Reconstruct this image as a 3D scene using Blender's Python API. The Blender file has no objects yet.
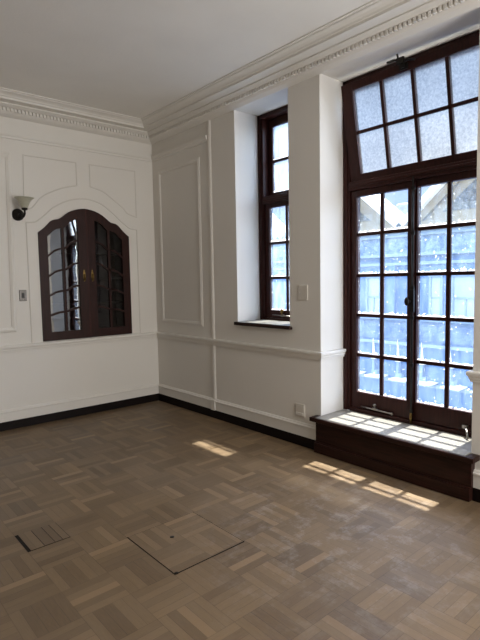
import bpy, bmesh, math, random
from mathutils import Vector, Matrix
random.seed(7)
scene = bpy.context.scene
C = scene.collection

# ------------------------------------------------------------------ helpers
def lin(c):
    c = c / 255.0
    return c / 12.92 if c <= 0.04045 else ((c + 0.055) / 1.055) ** 2.4
def rgb(r, g, b): return (lin(r), lin(g), lin(b), 1.0)

class MB:
    def __init__(self):
        self.bm = bmesh.new()
        self.uv = self.bm.loops.layers.uv.new('UVMap')
    def face(self, pts, uvs=None, smooth=False):
        vs = [self.bm.verts.new(p) for p in pts]
        f = self.bm.faces.new(vs); f.smooth = smooth
        if uvs:
            for l, u in zip(f.loops, uvs): l[self.uv].uv = u
        return f
    def box(self, x0, x1, y0, y1, z0, z1, M=None):
        x0, x1 = min(x0, x1), max(x0, x1); y0, y1 = min(y0, y1), max(y0, y1); z0, z1 = min(z0, z1), max(z0, z1)
        co = [(x, y, z) for x in (x0, x1) for y in (y0, y1) for z in (z0, z1)]
        vs = [self.bm.verts.new(M @ Vector(c) if M else c) for c in co]
        for q in ((0,1,3,2),(4,6,7,5),(0,4,5,1),(2,3,7,6),(0,2,6,4),(1,5,7,3)):
            self.bm.faces.new([vs[i] for i in q])
        return self
    def loft(self, rings, closed_ring=True, cap=True, smooth=False):
        vr = [[self.bm.verts.new(p) for p in r] for r in rings]
        n = len(rings[0])
        for a, b in zip(vr, vr[1:]):
            for i in range(n if closed_ring else n - 1):
                j = (i + 1) % n
                f = self.bm.faces.new((a[i], a[j], b[j], b[i])); f.smooth = smooth
        if cap and closed_ring:
            self.bm.faces.new(list(reversed(vr[0]))); self.bm.faces.new(vr[-1])
        return self
    def tube(self, path, r, n=10, caps=True):
        path = [Vector(p) for p in path]; rings = []
        rr = r if isinstance(r, (list, tuple)) else [r] * len(path)
        up = None
        for i, p in enumerate(path):
            t = (path[min(i + 1, len(path) - 1)] - path[max(i - 1, 0)]).normalized()
            if up is None:
                up = Vector((0, 0, 1)) if abs(t.z) < 0.9 else Vector((1, 0, 0))
            s = t.cross(up).normalized(); up = s.cross(t).normalized()
            rings.append([p + (s * math.cos(a) + up * math.sin(a)) * rr[i] for a in [2 * math.pi * k / n for k in range(n)]])
        return self.loft(rings, cap=caps, smooth=True)
    def lathe(self, prof, origin=(0, 0, 0), axis='z', n=24, cap=True):
        o = Vector(origin); rings = []
        for r, h in prof:
            ring = []
            for k in range(n):
                a = 2 * math.pi * k / n; c, s = r * math.cos(a), r * math.sin(a)
                ring.append(o + Vector({'z': (c, s, h), 'x': (h, c, s), 'y': (c, h, s)}[axis]))
            rings.append(ring)
        return self.loft(rings, cap=cap, smooth=True)
    def prism(self, poly, d0, d1, axis='x'):
        """poly: (a,b) points; axis x -> (d,a,b), axis y -> (a,d,b)"""
        def P(a, b, d): return (d, a, b) if axis == 'x' else ((a, d, b) if axis == 'y' else (a, b, d))
        return self.loft([[P(a, b, d0) for a, b in poly], [P(a, b, d1) for a, b in poly]])
    def sweep(self, path, prof):
        """profile (p,z) carried along a horizontal polyline, p measured to the right of travel, mitred"""
        pts = [Vector((x, y)) for x, y in path]; rings = []
        nm = []
        for a, b in zip(pts, pts[1:]):
            d = (b - a).normalized(); nm.append(Vector((d.y, -d.x)))
        for i, p in enumerate(pts):
            if i == 0: m = nm[0]
            elif i == len(pts) - 1: m = nm[-1]
            else:
                m = nm[i - 1] + nm[i]; m = m / (1 + nm[i - 1].dot(nm[i]))
            rings.append([(p.x + m.x * q, p.y + m.y * q, z) for q, z in prof])
        return self.loft(rings)
    def mould(self, path, normal, w, h, closed=False):
        """half-round bead laid along a path on a wall"""
        N = Vector(normal); pts = [Vector(p) for p in path]; n = len(pts); rings = []
        for i, p in enumerate(pts):
            if closed: a, b = pts[i - 1], pts[(i + 1) % n]
            else: a, b = pts[max(i - 1, 0)], pts[min(i + 1, n - 1)]
            d0 = (p - a); d1 = (b - p)
            if d0.length < 1e-6: d0 = d1
            if d1.length < 1e-6: d1 = d0
            d0.normalize(); d1.normalize()
            t = (d0 + d1).normalized(); s = N.cross(t).normalized()
            k = 1 / max(0.5, math.sqrt(max(1e-6, (1 + d0.dot(d1)) / 2)))
            prof = [(-.5, 0), (-.5, .35), (-.3, .85), (0, 1.0), (.25, .7), (.5, .45), (.5, 0)]
            rings.append([p + s * (a_ * w * k) + N * (b_ * h) for a_, b_ in prof])
        if closed: rings.append(rings[0])
        return self.loft(rings, cap=not closed)
    def build(self, name, mat, parent=None, bevel=0.0, loc=None):
        bm = self.bm
        bmesh.ops.remove_doubles(bm, verts=bm.verts, dist=1e-6)
        if not name.startswith('glass'): bmesh.ops.recalc_face_normals(bm, faces=bm.faces)
        me = bpy.data.meshes.new(name); bm.to_mesh(me); bm.free()
        o = bpy.data.objects.new(name, me); C.objects.link(o)
        me.materials.append(mat)
        if parent: o.parent = parent
        if bevel > 0:
            m = o.modifiers.new('edge', 'BEVEL'); m.width = bevel; m.segments = 2; m.limit_method = 'ANGLE'; m.angle_limit = math.radians(50)
        if loc: o.location = loc
        return o

def struct(o):
    o['kind'] = 'structure'; return o
def tag(o, label, cat, group=None):
    o['label'] = label; o['category'] = cat
    if group: o['group'] = group
    return o
def empty(name, loc=(0, 0, 0), parent=None):
    o = bpy.data.objects.new(name, None); C.objects.link(o); o.location = loc
    o.empty_display_size = .1
    if parent: o.parent = parent
    return o
def at_world(o, root):
    """keep world-coordinate geometry in place under a moved root"""
    o.matrix_parent_inverse = Matrix.Translation(root.location).inverted(); return o

# ------------------------------------------------------------------ materials
class NT:
    def __init__(self, name):
        self.m = bpy.data.materials.new(name); self.m.use_nodes = True
        self.t = self.m.node_tree; self.t.nodes.clear()
        self.out = self.n('ShaderNodeOutputMaterial')
    def n(self, typ, **kw):
        nd = self.t.nodes.new(typ)
        for k, v in kw.items(): setattr(nd, k, v)
        return nd
    def l(self, a, b): self.t.links.new(a, b)
    def val(self, s, v):
        if hasattr(v, 'is_output'): self.l(v, s)
        else: s.default_value = v
    def math(self, op, a, b=0.0, c=None, clamp=False):
        nd = self.n('ShaderNodeMath', operation=op, use_clamp=clamp)
        self.val(nd.inputs[0], a); self.val(nd.inputs[1], b)
        if c is not None: self.val(nd.inputs[2], c)
        return nd.outputs[0]
    def mix(self, f, a, b, mode='MIX'):
        nd = self.n('ShaderNodeMix', data_type='RGBA', blend_type=mode)
        self.val(nd.inputs[0], f); self.val(nd.inputs[6], a); self.val(nd.inputs[7], b)
        return nd.outputs[2]
    def ramp(self, f, lo, hi):
        nd = self.n('ShaderNodeMapRange', clamp=True); self.val(nd.inputs[0], f)
        nd.inputs[1].default_value = lo; nd.inputs[2].default_value = hi
        return nd.outputs[0]
    def noise(self, vec, scale, detail=3, rough=.5, out=0):
        nd = self.n('ShaderNodeTexNoise'); self.val(nd.inputs['Vector'], vec)
        nd.inputs['Scale'].default_value = scale; nd.inputs['Detail'].default_value = detail; nd.inputs['Roughness'].default_value = rough
        return nd.outputs[out]
    def pos(self): return self.n('ShaderNodeNewGeometry').outputs['Position']
    def obj(self): return self.n('ShaderNodeTexCoord').outputs['Object']
    def scale(self, v, s):
        nd = self.n('ShaderNodeMapping'); self.l(v, nd.inputs['Vector']); nd.inputs['Scale'].default_value = s; return nd.outputs[0]
    def bump(self, h, strength, dist=.01):
        nd = self.n('ShaderNodeBump'); self.l(h, nd.inputs['Height']); nd.inputs['Strength'].default_value = strength; nd.inputs['Distance'].default_value = dist
        return nd.outputs[0]
    def bsdf(self, col, rough=.5, metal=0, normal=None, spec=.5):
        b = self.n('ShaderNodeBsdfPrincipled'); self.val(b.inputs['Base Color'], col); self.val(b.inputs['Roughness'], rough)
        b.inputs['Metallic'].default_value = metal; b.inputs['Specular IOR Level'].default_value = spec
        if normal is not None: self.l(normal, b.inputs['Normal'])
        return b.outputs[0]
    def mixs(self, f, a, b):
        nd = self.n('ShaderNodeMixShader'); self.val(nd.inputs[0], f); self.l(a, nd.inputs[1]); self.l(b, nd.inputs[2]); return nd.outputs[0]
    def done(self, s): self.l(s, self.out.inputs['Surface']); return self.m

def paint(name, col, rough=.55, var=.06, scale=1.4, bump=.06, bscale=60):
    t = NT(name); p = t.pos()
    n1 = t.noise(p, scale, 4); dark = tuple(c * (1 - 2 * var) for c in col[:3]) + (1,)
    c = t.mix(t.ramp(n1, .3, .75), dark, col)
    return t.done(t.bsdf(c, rough, normal=t.bump(t.noise(p, bscale, 3), bump, .004), spec=.35))
def wood(name, c0, c1, rough=.35, axis=2, spec=.5):
    t = NT(name); p = t.pos(); s = [22, 22, 22]; s[axis] = 1.6
    g = t.noise(t.scale(p, tuple(s)), 3.0, 5, .6)
    return t.done(t.bsdf(t.mix(t.ramp(g, .3, .72), c0, c1), rough, normal=t.bump(g, .08, .003), spec=spec))
def metal(name, col, rough=.35, m=1.0):
    t = NT(name); p = t.pos()
    c = t.mix(t.ramp(t.noise(p, 40, 3), .35, .7), tuple(x * .7 for x in col[:3]) + (1,), col)
    return t.done(t.bsdf(c, rough, m))

M = {}
M['wall'] = paint('wall_paint', rgb(224, 221, 215), .6, .02)
M['wall_dim'] = paint('bounce_cut_paint', rgb(150, 138, 124), .6, .04)  # unseen walls painted dark to hold back bounce light onto the window wall
M['trim'] = paint('trim_paint', rgb(224, 221, 215), .5, .02)
M['bead'] = paint('bead_paint', rgb(214, 210, 203), .55, .02)
M['ceil'] = paint('ceiling_plaster', rgb(232, 230, 225), .8, .03, 2.0, .25, 45)
M['mahog'] = wood('mahogany', rgb(40, 20, 18), rgb(64, 32, 27), .4, spec=.2)
M['mahog_h'] = wood('mahogany_horizontal', rgb(30, 16, 13), rgb(52, 28, 22), .42, axis=1, spec=.18)
M['mahog_c'] = wood('mahogany_cupboard', rgb(33, 15, 12), rgb(52, 24, 19), .45, spec=.2)
M['carcass'] = wood('dark_carcass', rgb(34, 26, 25), rgb(50, 38, 35), .6, axis=0)
M['plinth'] = wood('black_plinth', rgb(12, 8, 8), rgb(24, 14, 12), .5, axis=0, spec=.15)
M['seat_top'] = paint('seat_top_paint', rgb(136, 133, 126), .5, .05, 8)
M['brass'] = metal('brass', rgb(150, 122, 72), .35)
M['iron'] = metal('dark_iron', rgb(46, 44, 42), .45, .7)
M['steel'] = metal('worn_steel', rgb(170, 165, 160), .3)
M['chrome'] = metal('plate_metal', rgb(118, 114, 110), .4, .5)
M['black'] = paint('black_plastic', rgb(22, 20, 20), .4, .1)
M['plate'] = paint('plate_paint', rgb(208, 203, 194), .5, .02)
M['gap'] = paint('floor_gap', rgb(24, 18, 14), .9, .1)

def shade_glass():
    t = NT('frosted_shade'); p = t.pos()
    c = t.mix(t.noise(p, 60, 2), rgb(190, 190, 172), rgb(214, 212, 196))
    tr = t.n('ShaderNodeBsdfTranslucent'); t.l(c, tr.inputs[0])
    return t.done(t.mixs(.35, t.bsdf(c, .3), tr.outputs[0]))
M['shade'] = shade_glass()

def pane_glass(name, dirt=True, haze=.105):
    """thin old window glass: transparent, faintly reflective, splashes of old paint low on every pane"""
    t = NT(name); p = t.pos(); uv = t.n('ShaderNodeUVMap').outputs[0]
    tp = t.n('ShaderNodeBsdfTransparent'); tp.inputs[0].default_value = (.90, .945, 1, 1)
    gl = t.n('ShaderNodeBsdfGlossy'); gl.inputs['Roughness'].default_value = .02; gl.inputs[0].default_value = (.9, .9, .9, 1)
    lw = t.n('ShaderNodeLayerWeight'); lw.inputs[0].default_value = .5
    fres = t.math('ADD', .045, t.math('MULTIPLY', t.math('POWER', lw.outputs['Facing'], 5.0), .9))
    s = t.mixs(fres, tp.outputs[0], gl.outputs[0])
    trl = t.n('ShaderNodeBsdfTranslucent'); trl.inputs[0].default_value = (.56, .76, 1, 1)
    streak = t.noise(t.scale(p, (1, 9, 2.2)), 2.2, 4, .6)
    hz = t.math('MULTIPLY', t.ramp(streak, .3, .8), haze * 1.5, clamp=True)
    hz = t.math('ADD', hz, haze * .35)
    s = t.mixs(hz, s, trl.outputs[0])
    if dirt:
        sep = t.n('ShaderNodeSeparateXYZ'); t.l(uv, sep.inputs[0])
        v = sep.outputs[1]; u = sep.outputs[0]
        edge = t.math('MINIMUM', u, t.math('SUBTRACT', 1.0, u))
        low = t.math('SUBTRACT', 1.0, t.ramp(v, 0.0, .075))
        side = t.math('SUBTRACT', 1.0, t.ramp(edge, 0.0, .07))
        k = t.math('MAXIMUM', low, t.math('MULTIPLY', side, .10))
        n = t.noise(p, 45, 3, .6)
        n = t.math('ADD', n, t.math('MULTIPLY', k, .30))
        big = t.math('ADD', t.noise(p, 26, 2, .5), t.math('MULTIPLY', t.noise(p, 1.7, 1), .12))
        sp = t.math('MAXIMUM', t.ramp(n, .66, .72), t.math('MULTIPLY', t.ramp(big, .84, .87), .8))
        pa = t.n('ShaderNodeBsdfTranslucent'); pa.inputs[0].default_value = (.95, .95, .93, 1)
        s = t.mixs(t.math('MULTIPLY', sp, .85), s, pa.outputs[0])
    return t.done(s)
M['glass'] = pane_glass('casement_glass')
M['glass_s'] = pane_glass('small_window_glass', True, .26)

def frosted():
    t = NT('frosted_wired_glass'); p = t.pos(); o = t.obj()
    n1 = t.noise(t.scale(p, (1, 1, 1)), 55, 4, .75)
    n2 = t.noise(p, 3.0, 3)
    f = t.math('ADD', t.math('MULTIPLY', t.ramp(n1, .33, .68), .7), t.math('MULTIPLY', t.ramp(n2, .3, .7), .3))
    col = t.mix(f, (.42, .44, .47, 1), (.86, .86, .85, 1))
    rf = t.n('ShaderNodeBsdfRefraction'); t.l(col, rf.inputs['Color']); rf.inputs['Roughness'].default_value = .62; rf.inputs['IOR'].default_value = 1.22
    tr = t.n('ShaderNodeBsdfTranslucent'); t.l(col, tr.inputs[0])
    tp = t.n('ShaderNodeBsdfTransparent'); tp.inputs[0].default_value = (.86, .9, .95, 1)
    return t.done(t.mixs(.06, t.mixs(.05, rf.outputs[0], tr.outputs[0]), tp.outputs[0]))
M['frost'] = frosted()

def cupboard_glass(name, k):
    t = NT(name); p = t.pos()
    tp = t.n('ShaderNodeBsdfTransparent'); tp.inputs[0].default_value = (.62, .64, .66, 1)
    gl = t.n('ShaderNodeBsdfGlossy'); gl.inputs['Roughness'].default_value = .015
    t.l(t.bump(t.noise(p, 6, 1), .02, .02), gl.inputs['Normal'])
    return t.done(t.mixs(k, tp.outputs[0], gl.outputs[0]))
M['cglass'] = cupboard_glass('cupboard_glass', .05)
M['cglass_l'] = cupboard_glass('cupboard_glass_left', .42)  # left leaf's glass made more mirror-like to brighten the reflected window

def parquet(name, dark=1.0):
    """basket-weave wood-block floor: 24.4 cm squares of five fingers, alternately turned"""
    t = NT(name); p = t.pos()
    sep = t.n('ShaderNodeSeparateXYZ'); t.l(p, sep.inputs[0])
    B = .2440
    gx = t.math('DIVIDE', t.math('ADD', sep.outputs[0], .026), B); gy = t.math('DIVIDE', t.math('SUBTRACT', sep.outputs[1], .090), B)
    ix = t.math('FLOOR', gx); iy = t.math('FLOOR', gy); fx = t.math('FRACT', gx); fy = t.math('FRACT', gy)
    par = t.math('FLOORED_MODULO', t.math('ADD', ix, iy), 2.0)
    ip = t.math('SUBTRACT', 1.0, par)
    def sel(a, b): return t.math('ADD', t.math('MULTIPLY', a, par), t.math('MULTIPLY', b, ip))
    across = sel(fx, fy); along = sel(fy, fx)
    s5 = t.math('MULTIPLY', across, 5.0); si = t.math('FLOOR', s5); sf = t.math('FRACT', s5)
    cv = t.n('ShaderNodeCombineXYZ'); t.l(ix, cv.inputs[0]); t.l(iy, cv.inputs[1]); t.l(si, cv.inputs[2])
    wn = t.n('ShaderNodeTexWhiteNoise', noise_dimensions='3D'); t.l(cv.outputs[0], wn.inputs[0])
    cb = t.n('ShaderNodeCombineXYZ'); t.l(ix, cb.inputs[0]); t.l(iy, cb.inputs[1])
    wb = t.n('ShaderNodeTexWhiteNoise', noise_dimensions='2D'); t.l(cb.outputs[0], wb.inputs[0])
    # grain along each finger
    gv = t.n('ShaderNodeCombineXYZ')
    t.l(t.math('MULTIPLY', across, 16.0), gv.inputs[0]); t.l(t.math('MULTIPLY', along, 1.6), gv.inputs[1])
    t.l(t.math('MULTIPLY', wn.outputs[0], 37.0), gv.inputs[2])
    grain = t.noise(gv.outputs[0], 2.2, 4, .65)
    tone = t.math('ADD', t.math('ADD', t.math('MULTIPLY', wn.outputs[0], .34), t.math('MULTIPLY', wb.outputs[0], .22)), t.math('MULTIPLY', grain, .44))
    d = .58 * dark
    c = t.mix(t.ramp(tone, .22, .80), tuple(x * d for x in rgb(120, 98, 73)[:3]) + (1,), tuple(x * d for x in rgb(168, 142, 109)[:3]) + (1,))
    warm = t.mix(t.ramp(wn.outputs[0], .93, .96), c, tuple(x * d for x in rgb(172, 144, 110)[:3]) + (1,))
    # wear: big grey cloudy patches and pale scuffs
    wear = t.ramp(t.noise(p, .9, 4, .6), .42, .70)
    c2 = t.mix(t.math('MULTIPLY', wear, .30), warm, tuple(x * d for x in rgb(152, 136, 120)[:3]) + (1,))
    sx = t.n('ShaderNodeVectorMath', operation='DISTANCE'); t.l(p, sx.inputs[0]); sx.inputs[1].default_value = (-1.0, -3.7, 0)
    zone = t.math('SUBTRACT', 1.0, t.ramp(sx.outputs['Value'], .25, 1.15))
    scf = t.math('MULTIPLY', t.ramp(t.noise(p, 7.5, 6, .75), .50, .66), zone)
    c3 = t.mix(t.math('MULTIPLY', scf, .38), c2, rgb(170, 165, 160))
    # seams
    e1 = t.math('MINIMUM', sf, t.math('SUBTRACT', 1.0, sf)); e2 = t.math('MINIMUM', along, t.math('SUBTRACT', 1.0, along))
    seam = t.math('MAXIMUM', t.math('SUBTRACT', 1.0, t.ramp(e1, .0, .035)), t.math('SUBTRACT', 1.0, t.ramp(e2, .0, .010)))
    gapn = t.ramp(t.noise(p, 2.3, 3), .35, .7)
    seam = t.math('MULTIPLY', seam, t.math('ADD', .30, t.math('MULTIPLY', gapn, .6)))
    c4 = t.mix(seam, c3, rgb(48, 36, 28))
    rough = t.math('ADD', .34, t.math('ADD', t.math('MULTIPLY', grain, .16), t.math('MULTIPLY', wb.outputs[0], .1)))
    h = t.math('SUBTRACT', t.math('MULTIPLY', grain, .25), seam)
    tilt = t.math('MULTIPLY', wn.outputs[0], .0)
    return t.done(t.bsdf(c4, rough, normal=t.bump(h, .16, .004), spec=.45))
M['floor'] = parquet('parquet_floor')
M['hatch'] = parquet('parquet_hatch', 1.02)
M['block'] = parquet('parquet_block', .92)

def facade(name, a, b, relief=0.0, rscale=4, rough=.85):
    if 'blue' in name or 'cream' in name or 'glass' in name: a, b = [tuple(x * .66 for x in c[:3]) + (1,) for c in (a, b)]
    t = NT(name); p = t.pos(); n = t.noise(p, rscale, 5, .65); n2 = t.noise(p, .8, 3)
    c = t.mix(t.ramp(t.math('ADD', t.math('MULTIPLY', n, .7), t.math('MULTIPLY', n2, .3)), .32, .68), a, b)
    return t.done(t.bsdf(c, rough, normal=t.bump(n, relief, .15) if relief else None, spec=.2))
M['blue'] = facade('blue_facade', rgb(98, 130, 180), rgb(120, 150, 196))
M['blue_l'] = facade('pale_blue_moulding', rgb(136, 160, 190), rgb(160, 182, 206))
M['blue_rel'] = facade('blue_relief_frieze', rgb(84, 116, 164), rgb(172, 196, 220), .5, 5)  # tone contrast stands in for relief shade: dark hollows, light raised parts
M['blue_d'] = facade('deep_blue_band', rgb(64, 94, 146), rgb(132, 158, 196), .4, 4)
M['cream'] = facade('cream_stone', rgb(160, 145, 116), rgb(178, 164, 136), .1, 3)
M['cream_rel'] = facade('carved_cream_stone', rgb(62, 58, 50), rgb(176, 171, 158), .8, 9)  # hollows coloured dark so the carving reads, shade put into the tone
M['sunlit_st'] = facade('sunlit_white_stone', rgb(222, 222, 218), rgb(240, 240, 236))  # sunlight put into the colour, for lit copings, slabs and fins
M['urn'] = facade('urn_stone', rgb(138, 142, 140), rgb(154, 156, 152))
M['ext_glass'] = facade('shop_window_glass', rgb(172, 194, 224), rgb(190, 208, 232), 0, 1.5, .2)
M['far'] = facade('far_grey_blue', rgb(168, 174, 182), rgb(182, 187, 194))
M['far_w'] = facade('far_window', rgb(132, 140, 152), rgb(142, 150, 160))
M['street'] = facade('pale_street', rgb(172, 168, 158), rgb(188, 184, 174))  # unseen street made pale so it bounces sun up into the window recesses
M['roof'] = facade('roof_slate', rgb(140, 146, 154), rgb(156, 162, 168))
M['outer'] = facade('outer_wall', rgb(190, 184, 172), rgb(204, 198, 188))

# ------------------------------------------------------------------ room shell
XW, YB, HC = -6.2, -8.4, 3.351     # room extents behind the camera, ceiling height
WT = .46                           # thickness of the outer wall
# openings in the window wall: (y0, y1, z0, z1)
OP1 = (-2.30, -1.57, 1.05, 3.19)
OP2 = (-3.96, -2.66, 0.0, 3.198)

def grid_wall(ys, zs, solid, x0, x1):
    mb = MB()
    ny, nz = len(ys) - 1, len(zs) - 1
    S = lambda i, j: 0 <= i < ny and 0 <= j < nz and solid(.5 * (ys[i] + ys[i + 1]), .5 * (zs[j] + zs[j + 1]))
    for i in range(ny):
        for j in range(nz):
            if not S(i, j): continue
            a, b, c, d = ys[i], ys[i + 1], zs[j], zs[j + 1]
            mb.face([(x0, a, c), (x0, b, c), (x0, b, d), (x0, a, d)]); mb.face([(x1, a, c), (x1, a, d), (x1, b, d), (x1, b, c)])
            if not S(i - 1, j): mb.face([(x0, a, c), (x0, a, d), (x1, a, d), (x1, a, c)])
            if not S(i + 1, j): mb.face([(x0, b, c), (x1, b, c), (x1, b, d), (x0, b, d)])
            if not S(i, j - 1): mb.face([(x0, a, c), (x1, a, c), (x1, b, c), (x0, b, c)])
            if not S(i, j + 1): mb.face([(x0, a, d), (x0, b, d), (x1, b, d), (x1, a, d)])
    return mb
ys = [YB, OP2[0], OP2[1], OP1[0], OP1[1], .14]
zs = [-.02, 0.0, OP1[2], OP1[3], OP2[3], HC + .02]
def solid(y, z):
    for a, b, c, d in (OP1, OP2):
        if a < y < b and c < z < d: return False
    return True
struct(grid_wall(ys, zs, solid, 0.0, WT).build('wall_right', M['wall']))

# left wall with the arched cupboard opening
XC, HW = -.893, .535
OG = [(.535, 2.050), (.50, 2.076), (.465, 2.105), (.43, 2.140), (.402, 2.170), (.376, 2.188), (.353, 2.196), (.325, 2.200), (.302, 2.206), (.27, 2.228), (.235, 2.256),
      (.20, 2.281), (.157, 2.303), (.118, 2.318), (.078, 2.328), (.04, 2.335), (0, 2.338)]
ZB = .880
arch = [(XC - u, z) for u, z in OG] + [(XC + u, z) for u, z in reversed(OG[:-1])]
mb = MB()
for y in (0.0, .14):
    mb.face([(XW, y, -.02), (XC - HW, y, -.02), (XC - HW, y, HC + .02), (XW, y, HC + .02)])
    mb.face([(XC + HW, y, -.02), (0.0, y, -.02), (0.0, y, HC + .02), (XC + HW, y, HC + .02)])
    mb.face([(XC - HW, y, -.02), (XC + HW, y, -.02), (XC + HW, y, ZB), (XC - HW, y, ZB)])
    for (xa, za), (xb, zb) in zip(arch, arch[1:]):
        mb.face([(xa, y, za), (xb, y, zb), (xb, y, HC + .02), (xa, y, HC + .02)])
loop = [(XC - HW, ZB)] + arch + [(XC + HW, ZB)]
for (xa, za), (xb, zb) in zip(loop, loop[1:] + loop[:1]):
    mb.face([(xa, 0, za), (xb, 0, zb), (xb, .14, zb), (xa, .14, za)])
struct(mb.build('wall_left', M['wall']))
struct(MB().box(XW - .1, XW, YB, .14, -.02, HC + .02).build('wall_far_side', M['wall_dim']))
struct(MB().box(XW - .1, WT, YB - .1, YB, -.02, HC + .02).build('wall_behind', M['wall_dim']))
struct(MB().box(XW - .1, WT, YB - .1, .14, -.06, 0).build('floor', M['floor']))
struct(MB().box(XW - .1, WT, YB - .1, .14, HC, HC + .06).build('ceiling', M['ceil']))

# cornice with dentils, right round the room
prof = [(0, 3.186), (.012, 3.188), (.030, 3.196), (.052, 3.206), (.070, 3.222), (.070, 3.254), (.104, 3.256), (.125, 3.268), (.140, 3.274), (.140, 3.286),
        (.236, 3.286), (.236, 3.281), (.247, 3.281), (.247, 3.300), (.258, 3.303), (.266, 3.314), (.284, 3.324), (.304, 3.330), (.312, 3.334), (.312, 3.340), (.333, 3.342), (.333, HC), (0, HC)]
E = .0005
mb = MB(); mb.sweep([(XW, -E), (-E, -E), (-E, YB)], prof)
k = 0
x = -.095
while x > -3.4:
    mb.box(x - .021, x, -.092, -.065, 3.224, 3.255); x -= .036
y = -.095
while y > -4.9:
    mb.box(-.092, -.065, y - .021, y, 3.224, 3.255); y -= .036
struct(mb.build('trim_1', M['trim']))
# picture rail: left wall, and the panelled bay of the right wall
mb = MB()
pr = [(0, 2.975), (.010, 2.978), (.012, 2.998), (.020, 3.004), (.026, 3.020), (.028, 3.040), (.006, 3.044), (0, 3.044)]
mb.sweep([(XW, -E), (-E, -E), (-E, -1.13)], pr)
struct(mb.build('trim_2', M['trim']))
# dado rail
dp = [(0, .800), (.012, .802), (.014, .818), (.019, .822), (.021, .838), (.030, .846), (.033, .862), (.030, .872), (.0, .876)]
mb = MB(); mb.sweep([(XW, -E), (-E, -E), (-E, OP2[1] - E), (.318, OP2[1] - E)], dp)
struct(mb.build('trim_3', M['trim']))
mb = MB(); mb.sweep([(.318, OP2[0] + E), (-E, OP2[0] + E), (-E, YB)], dp)
struct(mb.build('trim_4', M['trim']))
# skirtings with black plinths
sp = [(0, .090), (.020, .090), (.020, .178), (.028, .182), (.028, .192), (.018, .198), (.012, .210), (0, .212)]
bp = [(0, 0.001), (.027, 0.001), (.027, .086), (.022, .090), (0, .090)]
for nm, path in (('baseboard_left', [(XW, -E), (-.001, -E)]), ('baseboard_right', [(-E, -.028), (-E, -2.640)]), ('baseboard_right_pier', [(-E, -3.985), (-E, YB)])):
    if nm == 'baseboard_left': path = [(XW, -E), (-.0005, -E)]
    b = MB(); b.sweep(path, sp); o = struct(b.build(nm, M['trim']))
    b = MB(); b.sweep(path, bp); b.build('plinth', M['plinth'], o)
# upright bead where the panelled bay meets the window pier
mb = MB(); mb.mould([(-E, -1.155, .20), (-E, -1.155, 3.20)], (-1, 0, 0), .06, .014); mb.box(-.032, -E, -1.19, -1.12, .088, .20)
struct(mb.build('trim_5', M['trim']))
# raised panel on the right wall
mb = MB()
mb.mould([(-E, -.155, 1.025), (-E, -.155, 2.82), (-E, -.955, 2.82), (-E, -.955, 1.025)], (-1, 0, 0), .05, .013, closed=True)
struct(mb.build('trim_6', M['trim']))
# big panel at the left edge of the photograph
mb = MB()
mb.mould([(-1.715, -E, 1.035), (-1.69, -E, 2.81), (-2.95, -E, 2.81), (-2.95, -E, 1.035)], (0, -1, 0), .05, .018, closed=True)
struct(mb.build('trim_7', M['trim']))
# low plaster panels and ogee surround over the cupboard
def smooth(pts, n=6):
    out = []
    P = [pts[0]] + list(pts) + [pts[-1]]
    for i in range(1, len(P) - 2):
        a, b, c, d = P[i - 1], P[i], P[i + 1], P[i + 2]
        for k in range(n):
            t = k / n
            f = lambda j: .5 * (2 * b[j] + (c[j] - a[j]) * t + (2 * a[j] - 5 * b[j] + 4 * c[j] - d[j]) * t * t + (3 * b[j] - a[j] - 3 * c[j] + d[j]) * t ** 3)
            out.append((f(0), f(1)))
    out.append(pts[-1]); return out
W2 = lambda pts: [(x, -E, z) for x, z in pts]
inner = [(-1.540, 2.145), (-1.45, 2.158), (-1.40, 2.190), (-1.323, 2.256), (-1.23, 2.335), (-1.08, 2.412), (-.893, 2.448), (-.706, 2.412), (-.556, 2.315), (-.463, 2.236), (-.386, 2.180), (-.336, 2.150), (-.244, 2.138)]
mb = MB(); mb.mould(W2([(-1.543, .878)] + smooth(inner)[0:1] + smooth(inner)[1:] + [(-.243, .878)]), (0, -1, 0), .014, .006)
struct(mb.build('trim_8', M['bead']))
outL = [(-1.555, 2.285), (-1.50, 2.290), (-1.46, 2.315), (-1.404, 2.385), (-1.345, 2.440), (-1.277, 2.480), (-1.13, 2.545), (-.975, 2.585)]
mb = MB(); mb.mould(W2([(-.975, 2.835), (-1.535, 2.835)] + smooth(outL)), (0, -1, 0), .014, .006, closed=True)
struct(mb.build('trim_9', M['bead']))
outR = [(-.818, 2.590), (-.66, 2.548), (-.519, 2.455), (-.42, 2.385), (-.36, 2.325), (-.244, 2.290)]
mb = MB(); mb.mould(W2(smooth(outR) + [(-.244, 2.835), (-.818, 2.835)]), (0, -1, 0), .014, .005, closed=True)
struct(mb.build('trim_10', M['bead']))

# ------------------------------------------------------------------ windows
def panes(mb, x, ycuts, zcuts, M4=None):
    for a, b in ycuts:
        for c, d in zcuts:
            q = [(x, b, c), (x, a, c), (x, a, d), (x, b, d)]
            if M4: q = [M4 @ Vector(v) for v in q]
            mb.face(q, [(0, 0), (1, 0), (1, 1), (0, 1)])
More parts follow.
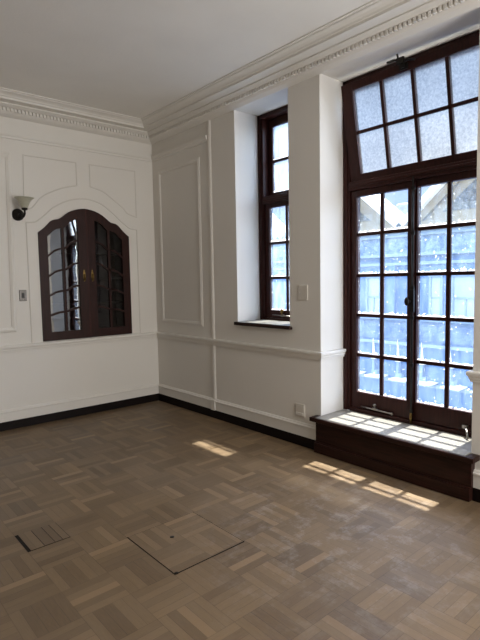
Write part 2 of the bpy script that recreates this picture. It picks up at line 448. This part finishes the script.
# --- big window
W = struct(empty('window_1', (.38, -3.31, .32)))
def add(mb, name, mat, bevel=0.0, parent=None):
    o = mb.build(name, mat, parent or W, bevel)
    r = parent or W
    if r.type == 'EMPTY' or True:
        mw = Matrix.Translation(r.location) if r.parent is None else r['_w'] if '_w' in r else Matrix()
    o.matrix_parent_inverse = Matrix.Translation(r.location).inverted() if r.parent is None else Matrix()
    return o
fr = MB()
fr.box(.325, WT - .005, -2.720, -2.655, .316, 3.198); fr.box(.325, WT - .005, -3.965, -3.900, .316, 2.335); fr.box(.325, WT - .005, -3.965, -3.946, 2.335, 3.198)
fr.box(.325, WT - .005, -3.950, -2.720, 3.120, 3.198); fr.box(.318, WT - .005, -3.900, -2.720, 2.262, 2.335)
fr.box(.325, WT + .03, -3.900, -2.720, .300, .347)
fr.box(.312, .326, -2.700, -2.655, .316, 3.198); fr.box(.312, .326, -3.965, -3.920, .316, 3.198); fr.box(.312, .326, -3.965, -2.655, 3.150, 3.198)
fr.box(.306, .320, -3.900, -2.720, 2.290, 2.312)
add(fr, 'window_frame', M['mahog'], .004)
ROWS = [1.883, 1.527, 1.178, .824]
zc = [(.494, .809), (.839, 1.163), (1.193, 1.512), (1.542, 1.868), (1.898, 2.208)]
def casement(yl, yr, gl, gr, ym):
    s = MB()
    s.box(.345, .400, gl, yl, .350, 2.260); s.box(.345, .400, yr, gr, .350, 2.260)
    s.box(.345, .400, gr, gl, .350, .494); s.box(.345, .400, gr, gl, 2.208, 2.260)
    o = add(s, 'casement', M['mahog'], .004)
    b = MB(); b.box(.358, .384, ym - .016, ym + .016, .494, 2.208)
    for z in ROWS: b.box(.359, .383, gr, gl, z - .0145, z + .0145)
    add(b, 'glazing_bars', M['mahog'], .003, o)
    g = MB(); panes(g, .374, [(ym + .016, gl), (gr, ym - .016)], zc)
    add(g, 'glass', M['glass'], 0, o)
    return o
cl = casement(-2.722, -3.309, -2.777, -3.271, -3.023)
cr = casement(-3.311, -3.898, -3.350, -3.845, -3.6015)
b = MB(); b.box(.330, .346, -3.336, -3.296, .350, 2.258); add(b, 'astragal', M['mahog'], .004, cr)
# espagnolette bolt with oval knob
b = MB(); b.tube([(.318, -3.330, .335), (.318, -3.330, 2.285)], .0075, 10)
for z in (.42, .80, 1.18, 1.42, 1.85, 2.20): b.box(.312, .332, -3.344, -3.316, z - .014, z + .014)
b.box(.306, .332, -3.348, -3.312, 1.225, 1.405)
bolt = add(b, 'espagnolette_bolt', M['iron'], .002); bolt['label'] = 'dark iron bolt rod running down the meeting stiles'
b = MB(); b.tube([(.306, -3.325, 1.312), (.285, -3.315, 1.312)], .008, 10)
rings = []
for i in range(9):
    a = math.pi * i / 8; r = max(.002, math.sin(a))
    rings.append([(.278 + .014 * r * math.cos(t), -3.306 + .022 * math.cos(a) * 0 + .020 * r * math.sin(t), 1.312 + .034 * math.cos(a)) for t in [2 * math.pi * k / 14 for k in range(14)]])
b.loft(rings, smooth=True); add(b, 'knob', M['iron'], 0, bolt)
b = MB(); b.tube([(.316, -3.330, .325), (.316, -3.330, .41)], .011, 10); add(b, 'bolt_foot', M['brass'], 0, bolt)
# casement stays
b = MB(); b.tube([(.330, -2.840, .372), (.322, -2.93, .372), (.322, -3.155, .364)], .007, 8); b.box(.318, .347, -3.000, -2.965, .366, .382)
b.lathe([(.006, .378), (.006, .396), (.014, .402), (.014, .412), (.006, .418)], (.326, -2.983, 0), n=12); b.lathe([(.009, .352), (.011, .366), (.004, .376)], (.322, -3.155, 0), n=12)
st = add(b, 'casement_stay', M['steel'], 0, cl)
b = MB(); b.tube([(.335, -3.765, .385), (.295, -3.79, .372), (.235, -3.83, .330)], [.010, .008, .008], 8); b.box(.320, .347, -3.785, -3.745, .372, .396)
add(b, 'casement_stay', M['steel'], 0, cr)
# top light, hinged at the bottom and tipped inwards
T = Matrix.Translation((.372, 0, 2.337)) @ Matrix.Rotation(math.radians(-10.4), 4, 'Y')
s = MB(); GY = (-3.905, -2.825)
s.box(-.025, .025, GY[1], -2.7215, 0, .800, T); s.box(-.025, .025, -3.944, GY[0], 0, .800, T)
s.box(-.025, .025, GY[0], GY[1], 0, .064, T); s.box(-.025, .025, GY[0], GY[1], .737, .800, T)
hp = add(s, 'top_light', M['mahog'], .004)
vb = [GY[1] + (GY[0] - GY[1]) * k / 4 for k in (1, 2, 3)]
b = MB(); b.box(-.02, .02, GY[0], GY[1], .388, .414, T)
for y in vb: b.box(-.02, .02, y - .014, y + .014, .064, .737, T)
add(b, 'glazing_bars', M['mahog'], .003, hp)
yc = [(vb[0] + .014, GY[1]), (vb[1] + .014, vb[0] - .014), (vb[2] + .014, vb[1] - .014), (GY[0], vb[2] - .014)]
g = MB(); panes(g, .004, yc, [(.064, .388), (.414, .737)], T); g = add(g, 'glass', M['frost'], 0, hp); g['label'] = 'frosted wired glass of the tipped top light'
b = MB(); b.box(-.040, -.025, -3.345, -3.275, .750, .792, T); b.box(-.060, -.038, -3.325, -3.295, .762, .812, T)
b.tube([T @ Vector((-.055, -3.30, .815)), T @ Vector((-.075, -3.265, .828)), T @ Vector((-.085, -3.205, .826))], .009, 8)
b.tube([T @ Vector((-.05, -3.33, .800)), T @ Vector((-.075, -3.37, .800)), T @ Vector((-.06, -3.42, .785))], .009, 8)
b.box(-.075, -.05, -3.335, -3.275, .790, .835, T)
b.tube([T @ Vector((-.065, -3.29, .83)), T @ Vector((-.068, -3.285, .865))], .008, 8)
o = add(b, 'fanlight_catch', M['iron'], .002, hp); o['label'] = 'dark iron spring catch on the top rail'
# --- small window
W = struct(empty('window_2', (.38, -1.93, 1.08)))
fr = MB()
fr.box(.325, WT - .005, -1.635, -1.565, 1.08, 3.19); fr.box(.325, WT - .005, -2.305, -2.235, 1.08, 3.19)
fr.box(.325, WT - .005, -2.235, -1.635, 3.150, 3.19); fr.box(.320, WT - .005, -2.235, -1.635, 2.285, 2.360); fr.box(.325, WT + .03, -2.235, -1.635, 1.06, 1.105)
fr.box(.312, .326, -1.605, -1.565, 1.08, 3.19); fr.box(.312, .326, -2.305, -2.265, 1.08, 3.19); fr.box(.312, .326, -2.305, -1.565, 3.15, 3.19)
fr.box(.308, .322, -2.235, -1.635, 2.312, 2.334)
add(fr, 'window_frame', M['mahog'], .004)
def sash(name, x0, x1, y0, y1, z0, z1, g0, g1, h0, h1, rows):
    s = MB(); s.box(x0, x1, g1, y1, z0, z1); s.box(x0, x1, y0, g0, z0, z1); s.box(x0, x1, g0, g1, z0, h0); s.box(x0, x1, g0, g1, h1, z1)
    o = add(s, name, M['mahog'], .004); ym = .5 * (g0 + g1); xm = .5 * (x0 + x1)
    b = MB(); b.box(xm - .013, xm + .013, ym - .014, ym + .014, h0, h1)
    for z in rows: b.box(xm - .012, xm + .012, g0, g1, z - .0135, z + .0135)
    add(b, 'glazing_bars', M['mahog'], .003, o)
    g = MB(); cut = [h0] + [w for z in rows for w in (z - .0135, z + .0135)] + [h1]
    panes(g, xm, [(ym + .014, g1), (g0, ym - .014)], list(zip(cut[0::2], cut[1::2]))); add(g, 'glass', M['glass_s'], 0, o)
    return o
lo = sash('casement', .345, .395, -2.233, -1.637, 1.107, 2.283, -2.165, -1.690, 1.190, 2.243, [1.523, 1.881])
up = sash('top_light', .405, .440, -2.233, -1.637, 2.362, 3.148, -2.170, -1.690, 2.405, 3.070, [2.722])
b = MB(); b.tube([(.330, -1.74, 1.140), (.325, -2.02, 1.134)], .006, 8); b.box(.322, .347, -1.90, -1.87, 1.128, 1.15)
o = add(b, 'casement_stay', M['steel'], 0, lo)
b = MB(); b.lathe([(.006, 1.14), (.007, 1.165), (.016, 1.172), (.017, 1.190), (.008, 1.205)], (.322, -1.885, 0), n=14); add(b, 'stay_peg', M['brass'], 0, o)
b = MB(); b.box(-.032, .335, -2.325, -1.562, 1.072, 1.084); o = add(b, 'window_sill', M['seat_top'], .002)
b = MB(); b.box(-.045, -.028, -2.330, -1.557, 1.050, 1.083); b.box(-.03, 0, -2.33, -1.557, 1.048, 1.071); add(b, 'nosing', M['mahog_h'], .003, o)

# ------------------------------------------------------------------ window seat
root = empty('window_seat', (0, -3.31, 0))
tag(root, 'low dark mahogany window seat box with pale painted top under the tall window', 'window seat')
def part(mb, name, mat, r, bevel=0.0, parent=None):
    o = mb.build(name, mat, parent or r, bevel)
    o.matrix_parent_inverse = Matrix.Translation(r.location).inverted() if parent is None else Matrix()
    return o
part(MB().box(-.050, .318, -3.985, -2.640, .004, .279), 'seat_box', M['mahog_h'], root, .003)
b = MB(); b.box(-.074, -.051, -3.985, -2.640, .004, .088); b.box(-.066, -.051, -3.985, -2.640, .088, .098)
part(b, 'plinth', M['mahog_h'], root, .003)
part(MB().box(-.086, .312, -3.955, -2.665, .302, .317), 'seat_top', M['seat_top'], root, .002)
b = MB(); b.box(-.105, -.087, -4.020, -2.615, .280, .316); b.box(-.086, .0, -4.020, -3.963, .280, .316); b.box(-.086, .0, -2.657, -2.615, .280, .316); b.box(-.086, .0, -3.962, -2.658, .280, .3015)
part(b, 'nosing', M['mahog_h'], root, .004)

# ------------------------------------------------------------------ wall cupboard
root = empty('wall_cupboard', (XC, 0, ZB))
tag(root, 'dark mahogany arched wall cupboard with a pair of glazed doors set in the white wall', 'cupboard')
# carcass: a shallow dark box behind the opening
cb = MB()
lp = [(XC - HW - .02, ZB - .02), (XC - HW - .02, 2.40), (XC + HW + .02, 2.40), (XC + HW + .02, ZB - .02)]
cb.face([(x, .42, z) for x, z in lp])
for (xa, za), (xb, zb) in zip(lp, lp[1:] + lp[:1]): cb.face([(xa, .142, za), (xb, .142, zb), (xb, .42, zb), (xa, .42, za)])
part(cb, 'carcass', M['carcass'], root)
for z in (1.26, 1.56, 1.86):
    part(MB().box(XC - HW - .015, XC + HW + .015, .16, .41, z - .011, z + .011), 'shelf', M['carcass'], root)
def ogz(u):
    u = abs(u)
    for (ua, za), (ub, zb) in zip(OG, OG[1:]):
        if ub <= u <= ua: return za + (zb - za) * (ua - u) / (ua - ub)
    return OG[0][1]
def gtop(u):           # top of the glass, follows the ogee
    pts = [(.50, 1.985), (.433, 2.015), (.40, 2.045), (.367, 2.078), (.33, 2.094), (.293, 2.104), (.25, 2.112), (.22, 2.140), (.193, 2.172), (.15, 2.196), (.105, 2.212), (.0, 2.225)]
    u = abs(u)
    for (ua, za), (ub, zb) in zip(pts, pts[1:]):
        if ub <= u <= ua: return za + (zb - za) * (ua - u) / (ua - ub)
    return pts[0][1]
def door(side):
    """side -1: left leaf hinged at the left jamb, +1: right leaf; built with u = 0 at the meeting edge"""
    H = empty('door', (side * HW, 0, 0), root)
    H.matrix_parent_inverse = Matrix()
    def X(u): return side * (u - HW)          # local to the hinge
    D0, D1 = -.012, .026                      # leaf thickness
    us = [.002 + (HW - .004) * k / 40 for k in range(41)]
    G0, G1 = .100, .440                       # glass limits
    def slab(mb, ua, ub, f0, f1, n=30, d0=D0, d1=D1):
        P = [ua + (ub - ua) * k / n for k in range(n + 1)]
        mb.loft([[(X(u), d0, f0(u)), (X(u), d0, f1(u)), (X(u), d1, f1(u)), (X(u), d1, f0(u))] for u in P])
    z0 = .004
    fr = MB()
    slab(fr, .002, G0, lambda u: z0, lambda u: ogz(u) - ZB - .003)
    slab(fr, G1, HW - .003, lambda u: z0, lambda u: ogz(u) - ZB - .003)
    slab(fr, G0, G1, lambda u: z0, lambda u: .098)
    slab(fr, G0, G1, lambda u: gtop(u) - ZB, lambda u: ogz(u) - ZB - .003, 40)
    f = fr.build('door_frame', M['mahog_c'], H)
    bars = MB()
    slab(bars, .256, .284, lambda u: .098, lambda u: gtop(u) - ZB, 8, D0 + .004, D1 - .006)
    # wavy cross bars that repeat the line of the arch, flatter towards the bottom
    for zi, amp in ((1.805, 1.0), (1.588, .82), (1.376, .60), (1.160, .42)):
        w = lambda u: zi + amp * (gtop(u) - 2.015) * .88 - ZB
        slab(bars, G0, G1, lambda u: w(u) - .011, lambda u: w(u) + .011, 30, D0 + .004, D1 - .006)
    bars.build('glazing_bars', M['mahog_c'], H)
    g = MB(); n = 30; P = [G0 + (G1 - G0) * k / n for k in range(n + 1)]
    for a, b_ in zip(P, P[1:]): g.face([(X(a), .010, .098), (X(b_), .010, .098), (X(b_), .010, gtop(b_) - ZB), (X(a), .010, gtop(a) - ZB)])
    g.build('glass', M['cglass_l' if side < 0 else 'cglass'], H)
    hd = MB(); uh = .050
    prof = [(0, .070), (.007, .060), (.004, .050), (.010, .038), (.013, .015), (.013, -.012), (.009, -.030), (.004, -.044), (.007, -.054), (0, -.066)]
    pl = [(X(uh) + a, 1.585 - ZB + z) for a, z in prof] + [(X(uh) - a, 1.585 - ZB + z) for a, z in reversed(prof[1:-1])]
    hd.prism(pl, D0 - .005, D0, 'y')
    hd.tube([(X(uh), D0 - .004, 1.600 - ZB), (X(uh), D0 - .030, 1.600 - ZB)], .006, 10)
    hd.tube([(X(uh), D0 - .026, 1.605 - ZB), (X(uh), D0 - .030, 1.570 - ZB), (X(uh), D0 - .022, 1.535 - ZB)], [.008, .006, .009], 10)
    hd.build('handle', M['brass'], H)
    return H
dl = door(-1); dr = door(1)
dl.rotation_euler.z = math.radians(-1.05)
b = MB(); b.box(-.012, .012, -.022, -.012, .004, 2.330 - ZB); o = b.build('meeting_bead', M['mahog'], dr, .003); o.location = (-HW, 0, 0)

# ------------------------------------------------------------------ fittings on the walls
root = empty('wall_sconce', (-1.622, 0, 2.218))
tag(root, 'wall sconce with black round base and upturned frosted bell shade left of the cupboard', 'wall lamp')
b = MB(); b.lathe([(.062, -.001), (.062, -.012), (.056, -.022), (.040, -.030), (.026, -.050), (.012, -.056)], (0, 0, 0), 'y', 28)
b.build('base', M['iron'], root)
b = MB(); b.tube([(0, -.05, 0), (.012, -.085, -.028), (.020, -.125, -.030), (.024, -.150, -.005), (.024, -.150, .045)], .010, 12)
b.lathe([(.008, .028), (.026, .034), (.030, .046), (.026, .058), (.014, .060)], (.024, -.150, 0), 'z', 20)
b.build('arm', M['iron'], root)
b = MB(); so = [(.024, .052), (.034, .060), (.040, .078), (.048, .100), (.060, .122), (.078, .142), (.092, .152), (.096, .156)]
b.lathe(so + [(r - .004, h + .001) for r, h in reversed(so[1:])] + [(.020, .058)], (.024, -.150, 0), 'z', 36)
b.build('lamp_shade', M['shade'], root)
b = MB(); b.lathe([(.012, .058), (.012, .085), (.020, .100), (.022, .115), (.014, .132), (.002, .138)], (.024, -.150, 0), 'z', 16); b.build('bulb', M['plate'], root)

root = empty('light_switch', (-1.612, 0, 1.386))
tag(root, 'small metal light switch plate with dark rocker left of the cupboard', 'switch')
MB().box(-.038, .038, -.008, -.0005, -.058, .058).build('plate', M['chrome'], root, .004)
MB().box(-.014, .014, -.013, -.008, -.026, .026).build('rocker', M['black'], root, .002)
for z in (.043, -.043):
    b = MB(); b.lathe([(.004, -.0085), (.004, -.0105), (.001, -.011)], (0, 0, z), 'y', 10); b.build('screw', M['steel'], root)

root = empty('blank_switch_plate', (0, -2.467, 1.386))
tag(root, 'blank painted switch plate high on the pier between the two windows', 'switch plate')
MB().box(-.009, -.0005, -.053, .053, -.066, .066).build('cover', M['plate'], root, .003)
for y in (.038, -.038):
    b = MB(); b.lathe([(.004, -.009), (.004, -.011), (.001, -.0115)], (0, y, 0), 'x', 10); b.build('screw', M['plate'], root)

root = empty('wall_socket', (0, -2.420, .320))
tag(root, 'white wall socket plate low on the wall just above the skirting', 'socket')
MB().box(-.010, -.0005, -.056, .056, -.058, .058).build('plate', M['plate'], root, .003)
MB().box(-.016, -.010, -.044, .044, -.046, -.020).build('flap', M['trim'], root, .002)
MB().box(-.0125, -.010, -.044, .044, -.014, .044).build('cover', M['plate'], root, .001)

# ------------------------------------------------------------------ floor pieces
root = empty('floor_hatch', (-1.738, -3.086, 0))
tag(root, 'square lift-out parquet floor hatch in the middle of the floor', 'floor hatch')
MB().box(-.234, .234, -.247, .247, .0004, .0026).build('cover', M['hatch'], root)
b = MB(); b.box(-.2385, -.234, -.253, .253, .0002, .0012); b.box(-.2385, .2385, -.254, -.247, .0002, .0014); b.box(.234, .239, -.253, .253, .0002, .0012); b.box(-.241, .241, .247, .251, .0002, .0012)
b.build('gap', M['gap'], root)
b = MB(); b.lathe([(.013, .0026), (.013, .0034), (.004, .0036)], (-.04, .075, 0), 'z', 16); b.build('finger_ring', M['iron'], root)
b = MB(); b.lathe([(.010, .0015), (.012, .0030), (.004, .0034)], (-.225, -.249, 0), 'z', 16); b.build('finger_notch', M['gap'], root)
root = empty('parquet_block', (-2.343, -2.476, 0))
tag(root, 'loose parquet block of five fingers with a dark gap along its left edge', 'parquet block')
MB().box(-.104, .118, -.117, .117, .0004, .0026).build('fingers', M['block'], root)
b = MB(); b.box(-.123, -.104, -.119, .119, .0002, .0010); b.box(-.123, .121, -.121, -.117, .0002, .0010); b.box(.118, .121, -.119, .119, .0002, .0010); b.box(-.123, .121, .117, .120, .0002, .0010)
for x in (-.03, .03, .075): b.box(x, x + .003, -.115, .115, .0024, .0028)
b.build('gap', M['gap'], root)

# ------------------------------------------------------------------ across the street
ZS = -6.0
struct(MB().box(WT, 40, -40, 40, ZS - .1, ZS).build('ground', M['street']))
root = empty('gabled_building', (10, 2, ZS))
tag(root, 'pale blue ornate building with cream carved gables across the street', 'building')
FX = 9.0
def bp(mb, name, mat, bevel=0.0, parent=None): return part(mb, name, mat, root, bevel, parent)
bp(MB().box(FX, FX + 5, -14, 16, ZS + .01, 2.72), 'wall', M['blue'])
def band(z0, z1, p, mat, name='moulding'): return bp(MB().box(FX - p, FX + .01, -14, 16, z0, z1), name, mat)
band(2.72, 2.86, .34, M['cream'], 'cornice'); band(2.60, 2.72, .22, M['blue_l']); band(2.16, 2.60, .08, M['blue_rel'], 'frieze')
band(2.08, 2.16, .16, M['blue_l']); band(1.84, 1.92, .10, M['blue_l'])
band(.34, .44, .16, M['blue_l']); band(-.20, .24, .05, M['blue_d'], 'frieze'); band(-.34, -.26, .14, M['blue_l'])
band(-1.40, -1.30, .10, M['blue_l']); band(-1.90, -1.84, .08, M['blue_l']); band(-2.5, -2.42, .10, M['blue_l'])
for yc_, w in ((.98, .25), (.20, .62), (2.85, .40), (4.3, .6), (-1.2, .6), (-2.6, .6), (5.8, .6)):
    f = MB()
    f.box(FX - .06, FX - .005, yc_ - w / 2 - .06, yc_ - w / 2, .46, 1.56); f.box(FX - .06, FX - .005, yc_ + w / 2, yc_ + w / 2 + .06, .46, 1.56)
    f.box(FX - .06, FX - .005, yc_ - w / 2, yc_ + w / 2, 1.50, 1.56); f.box(FX - .05, FX - .005, yc_ - w / 2, yc_ + w / 2, .94, .99)
    if w > .3: f.box(FX - .045, FX - .005, yc_ - .02, yc_ + .02, .46, .94)
    fo = bp(f, 'window', M['blue_l'])
    g = MB().box(FX - .02, FX - .004, yc_ - w / 2, yc_ + w / 2, .46, 1.50).build('pane', M['ext_glass'], fo)
for yc_ in (2.25, 1.62, 3.6, -.55, 5.1):
    bp(MB().box(FX - .10, FX - .004, yc_ - .11, yc_ + .11, .44, 1.84), 'pilaster', M['blue'])
# gables: cream triangular pediments, their coping coloured white for sunlight
def gable(y0, y1, zb, slope, name='gable'):
    ym = .5 * (y0 + y1); zt = zb + slope * (y1 - y0) / 2
    o = bp(MB().prism([(y0, zb), (y1, zb), (ym, zt)], FX + .02, FX + .5), name, M['cream'])
    k = .50
    MB().prism([(y0 + .95, zb + .30), (y1 - .95, zb + .30), (ym, zt - .62)], FX + .0, FX + .03).build('carved_panel', M['cream_rel'], o)
    MB().box(FX - .12, FX + .02, y0, y1, zb, zb + .10).build('base_moulding', M['cream'], o)
    for a in (y0, y1):
        sgn = 1 if a == y0 else -1; dy, dz = sgn, slope; L = math.hypot(1, slope); nx, nz = -slope * sgn / L, 1 / L
        def q(t, n): return (a + sgn * t * abs(ym - a) + nx * n, zb + t * (zt - zb) + nz * n)
        MB().prism([q(-.03, 0), q(1, 0), q(1, -.20), q(.03, -.20)], FX - .10, FX + .10).build('raking_moulding', M['cream'], o)
        MB().prism([q(-.05, 0), q(1.02, 0), q(1.02, .17), q(-.05, .17)], FX - .28, FX + .60).build('coping', M['sunlit_st'], o)
gable(2.05, 6.35, 2.86, .86); gable(-2.25, 1.80, 2.86, .90); gable(-6.6, -2.5, 2.86, .9); gable(6.6, 10.8, 2.86, .86)
bp(MB().box(FX + .6, FX + 5, -14, 16, 2.72, 3.02), 'roof', M['roof'])
# fins and slabs painted white, standing in for sunlit bits of the lower ledge
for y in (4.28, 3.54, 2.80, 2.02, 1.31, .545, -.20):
    o = bp(MB().box(FX - .48, FX - .01, y - .42, y + .06, -1.275, -1.240), 'ledge_slab', M['sunlit_st'])
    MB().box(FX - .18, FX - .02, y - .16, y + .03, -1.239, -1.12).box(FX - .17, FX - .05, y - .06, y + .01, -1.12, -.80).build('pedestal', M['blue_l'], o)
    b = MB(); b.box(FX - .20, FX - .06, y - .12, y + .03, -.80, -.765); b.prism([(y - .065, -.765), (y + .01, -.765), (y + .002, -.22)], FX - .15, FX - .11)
    b.build('sunlit_fin', M['sunlit_st'], o)
b = MB(); b.lathe([(.10, 2.95), (.24, 2.98), (.24, 3.08), (.17, 3.14), (.20, 3.22), (.285, 3.36), (.32, 3.50), (.35, 3.66), (.35, 3.74), (.30, 3.80), (.10, 3.82)], (11.0, 3.02, 0), 'z', 28)
o = b.build('roof_urn', M['urn']); tag(o, 'large pale stone urn on the roof between the two gables', 'urn')
# taller block behind
root = empty('office_block', (22, 6, ZS))
tag(root, 'tall grey blue office block rising behind the gabled building', 'building')
part(MB().box(20, 28, -12, 24, ZS + .01, 16), 'wall', M['far'], root)
for j in range(7):
    for i in range(12):
        y = -9 + i * 2.4; z = 1.0 + j * 2.1
        part(MB().box(19.95, 19.995, y, y + 1.2, z, z + 1.3), 'window', M['far_w'], root)

# ------------------------------------------------------------------ light
w = bpy.data.worlds.new('sky'); scene.world = w; w.use_nodes = True
nt = w.node_tree; nt.nodes.clear()
sky = nt.nodes.new('ShaderNodeTexSky'); sky.sky_type = 'NISHITA'; sky.sun_disc = False
sky.sun_elevation = math.radians(70); sky.sun_rotation = math.radians(90); sky.air_density = 1.0; sky.dust_density = 1.5
bg = nt.nodes.new('ShaderNodeBackground'); bg.inputs[1].default_value = 1.45
o = nt.nodes.new('ShaderNodeOutputWorld'); hs = nt.nodes.new('ShaderNodeHueSaturation'); hs.inputs['Saturation'].default_value = .7; nt.links.new(sky.outputs[0], hs.inputs['Color']); nt.links.new(hs.outputs[0], bg.inputs[0]); nt.links.new(bg.outputs[0], o.inputs[0])
def lamp(name, typ, energy, color=(1, 1, 1), **kw):
    d = bpy.data.lights.new(name, typ); d.energy = energy; d.color = color
    for k, v in kw.items(): setattr(d, k, v)
    o = bpy.data.objects.new(name, d); C.objects.link(o); return o
s = lamp('sun', 'SUN', 18.0, (1, .94, .82), angle=math.radians(.8))
s.rotation_euler = Vector((-1, -.01, -2.70)).to_track_quat('-Z', 'Y').to_euler()
f = lamp('room_fill', 'AREA', 145, (1, .965, .92), shape='RECTANGLE', size=2.0, size_y=2.4)  # added unseen fill behind the camera, stands in for other windows
f.location = (-.9, -6.6, 1.8); f.rotation_euler = Vector((-.7, 1, .0)).to_track_quat('-Z', 'Y').to_euler()

# ------------------------------------------------------------------ camera
cd = bpy.data.cameras.new('camera'); cam = bpy.data.objects.new('camera', cd); C.objects.link(cam); scene.camera = cam
X, Y, H_, yaw, pit, rol, fpx = -3.3004, -5.4151, 1.5, .857216, -.079036, -.017713, 496.0866
fw = Vector((math.cos(pit) * math.cos(yaw), math.cos(pit) * math.sin(yaw), math.sin(pit)))
r = Vector((math.sin(yaw), -math.cos(yaw), 0)); u = r.cross(fw)
c_, s_ = math.cos(rol), math.sin(rol)
r2 = c_ * r + s_ * u; u2 = -s_ * r + c_ * u
m = Matrix((r2, u2, -fw)).transposed().to_4x4(); m.translation = (X, Y, H_)
cam.matrix_world = m
cd.sensor_fit = 'HORIZONTAL'; cd.sensor_width = 36.0; cd.lens = fpx / 480 * 36.0; cd.clip_start = .05
scene.view_settings.view_transform = 'Standard'; scene.view_settings.look = 'None'; scene.view_settings.exposure = 0.0
scene.cycles.max_bounces = 12; scene.cycles.diffuse_bounces = 6; scene.cycles.transparent_max_bounces = 24; scene.cycles.sample_clamp_indirect = 6
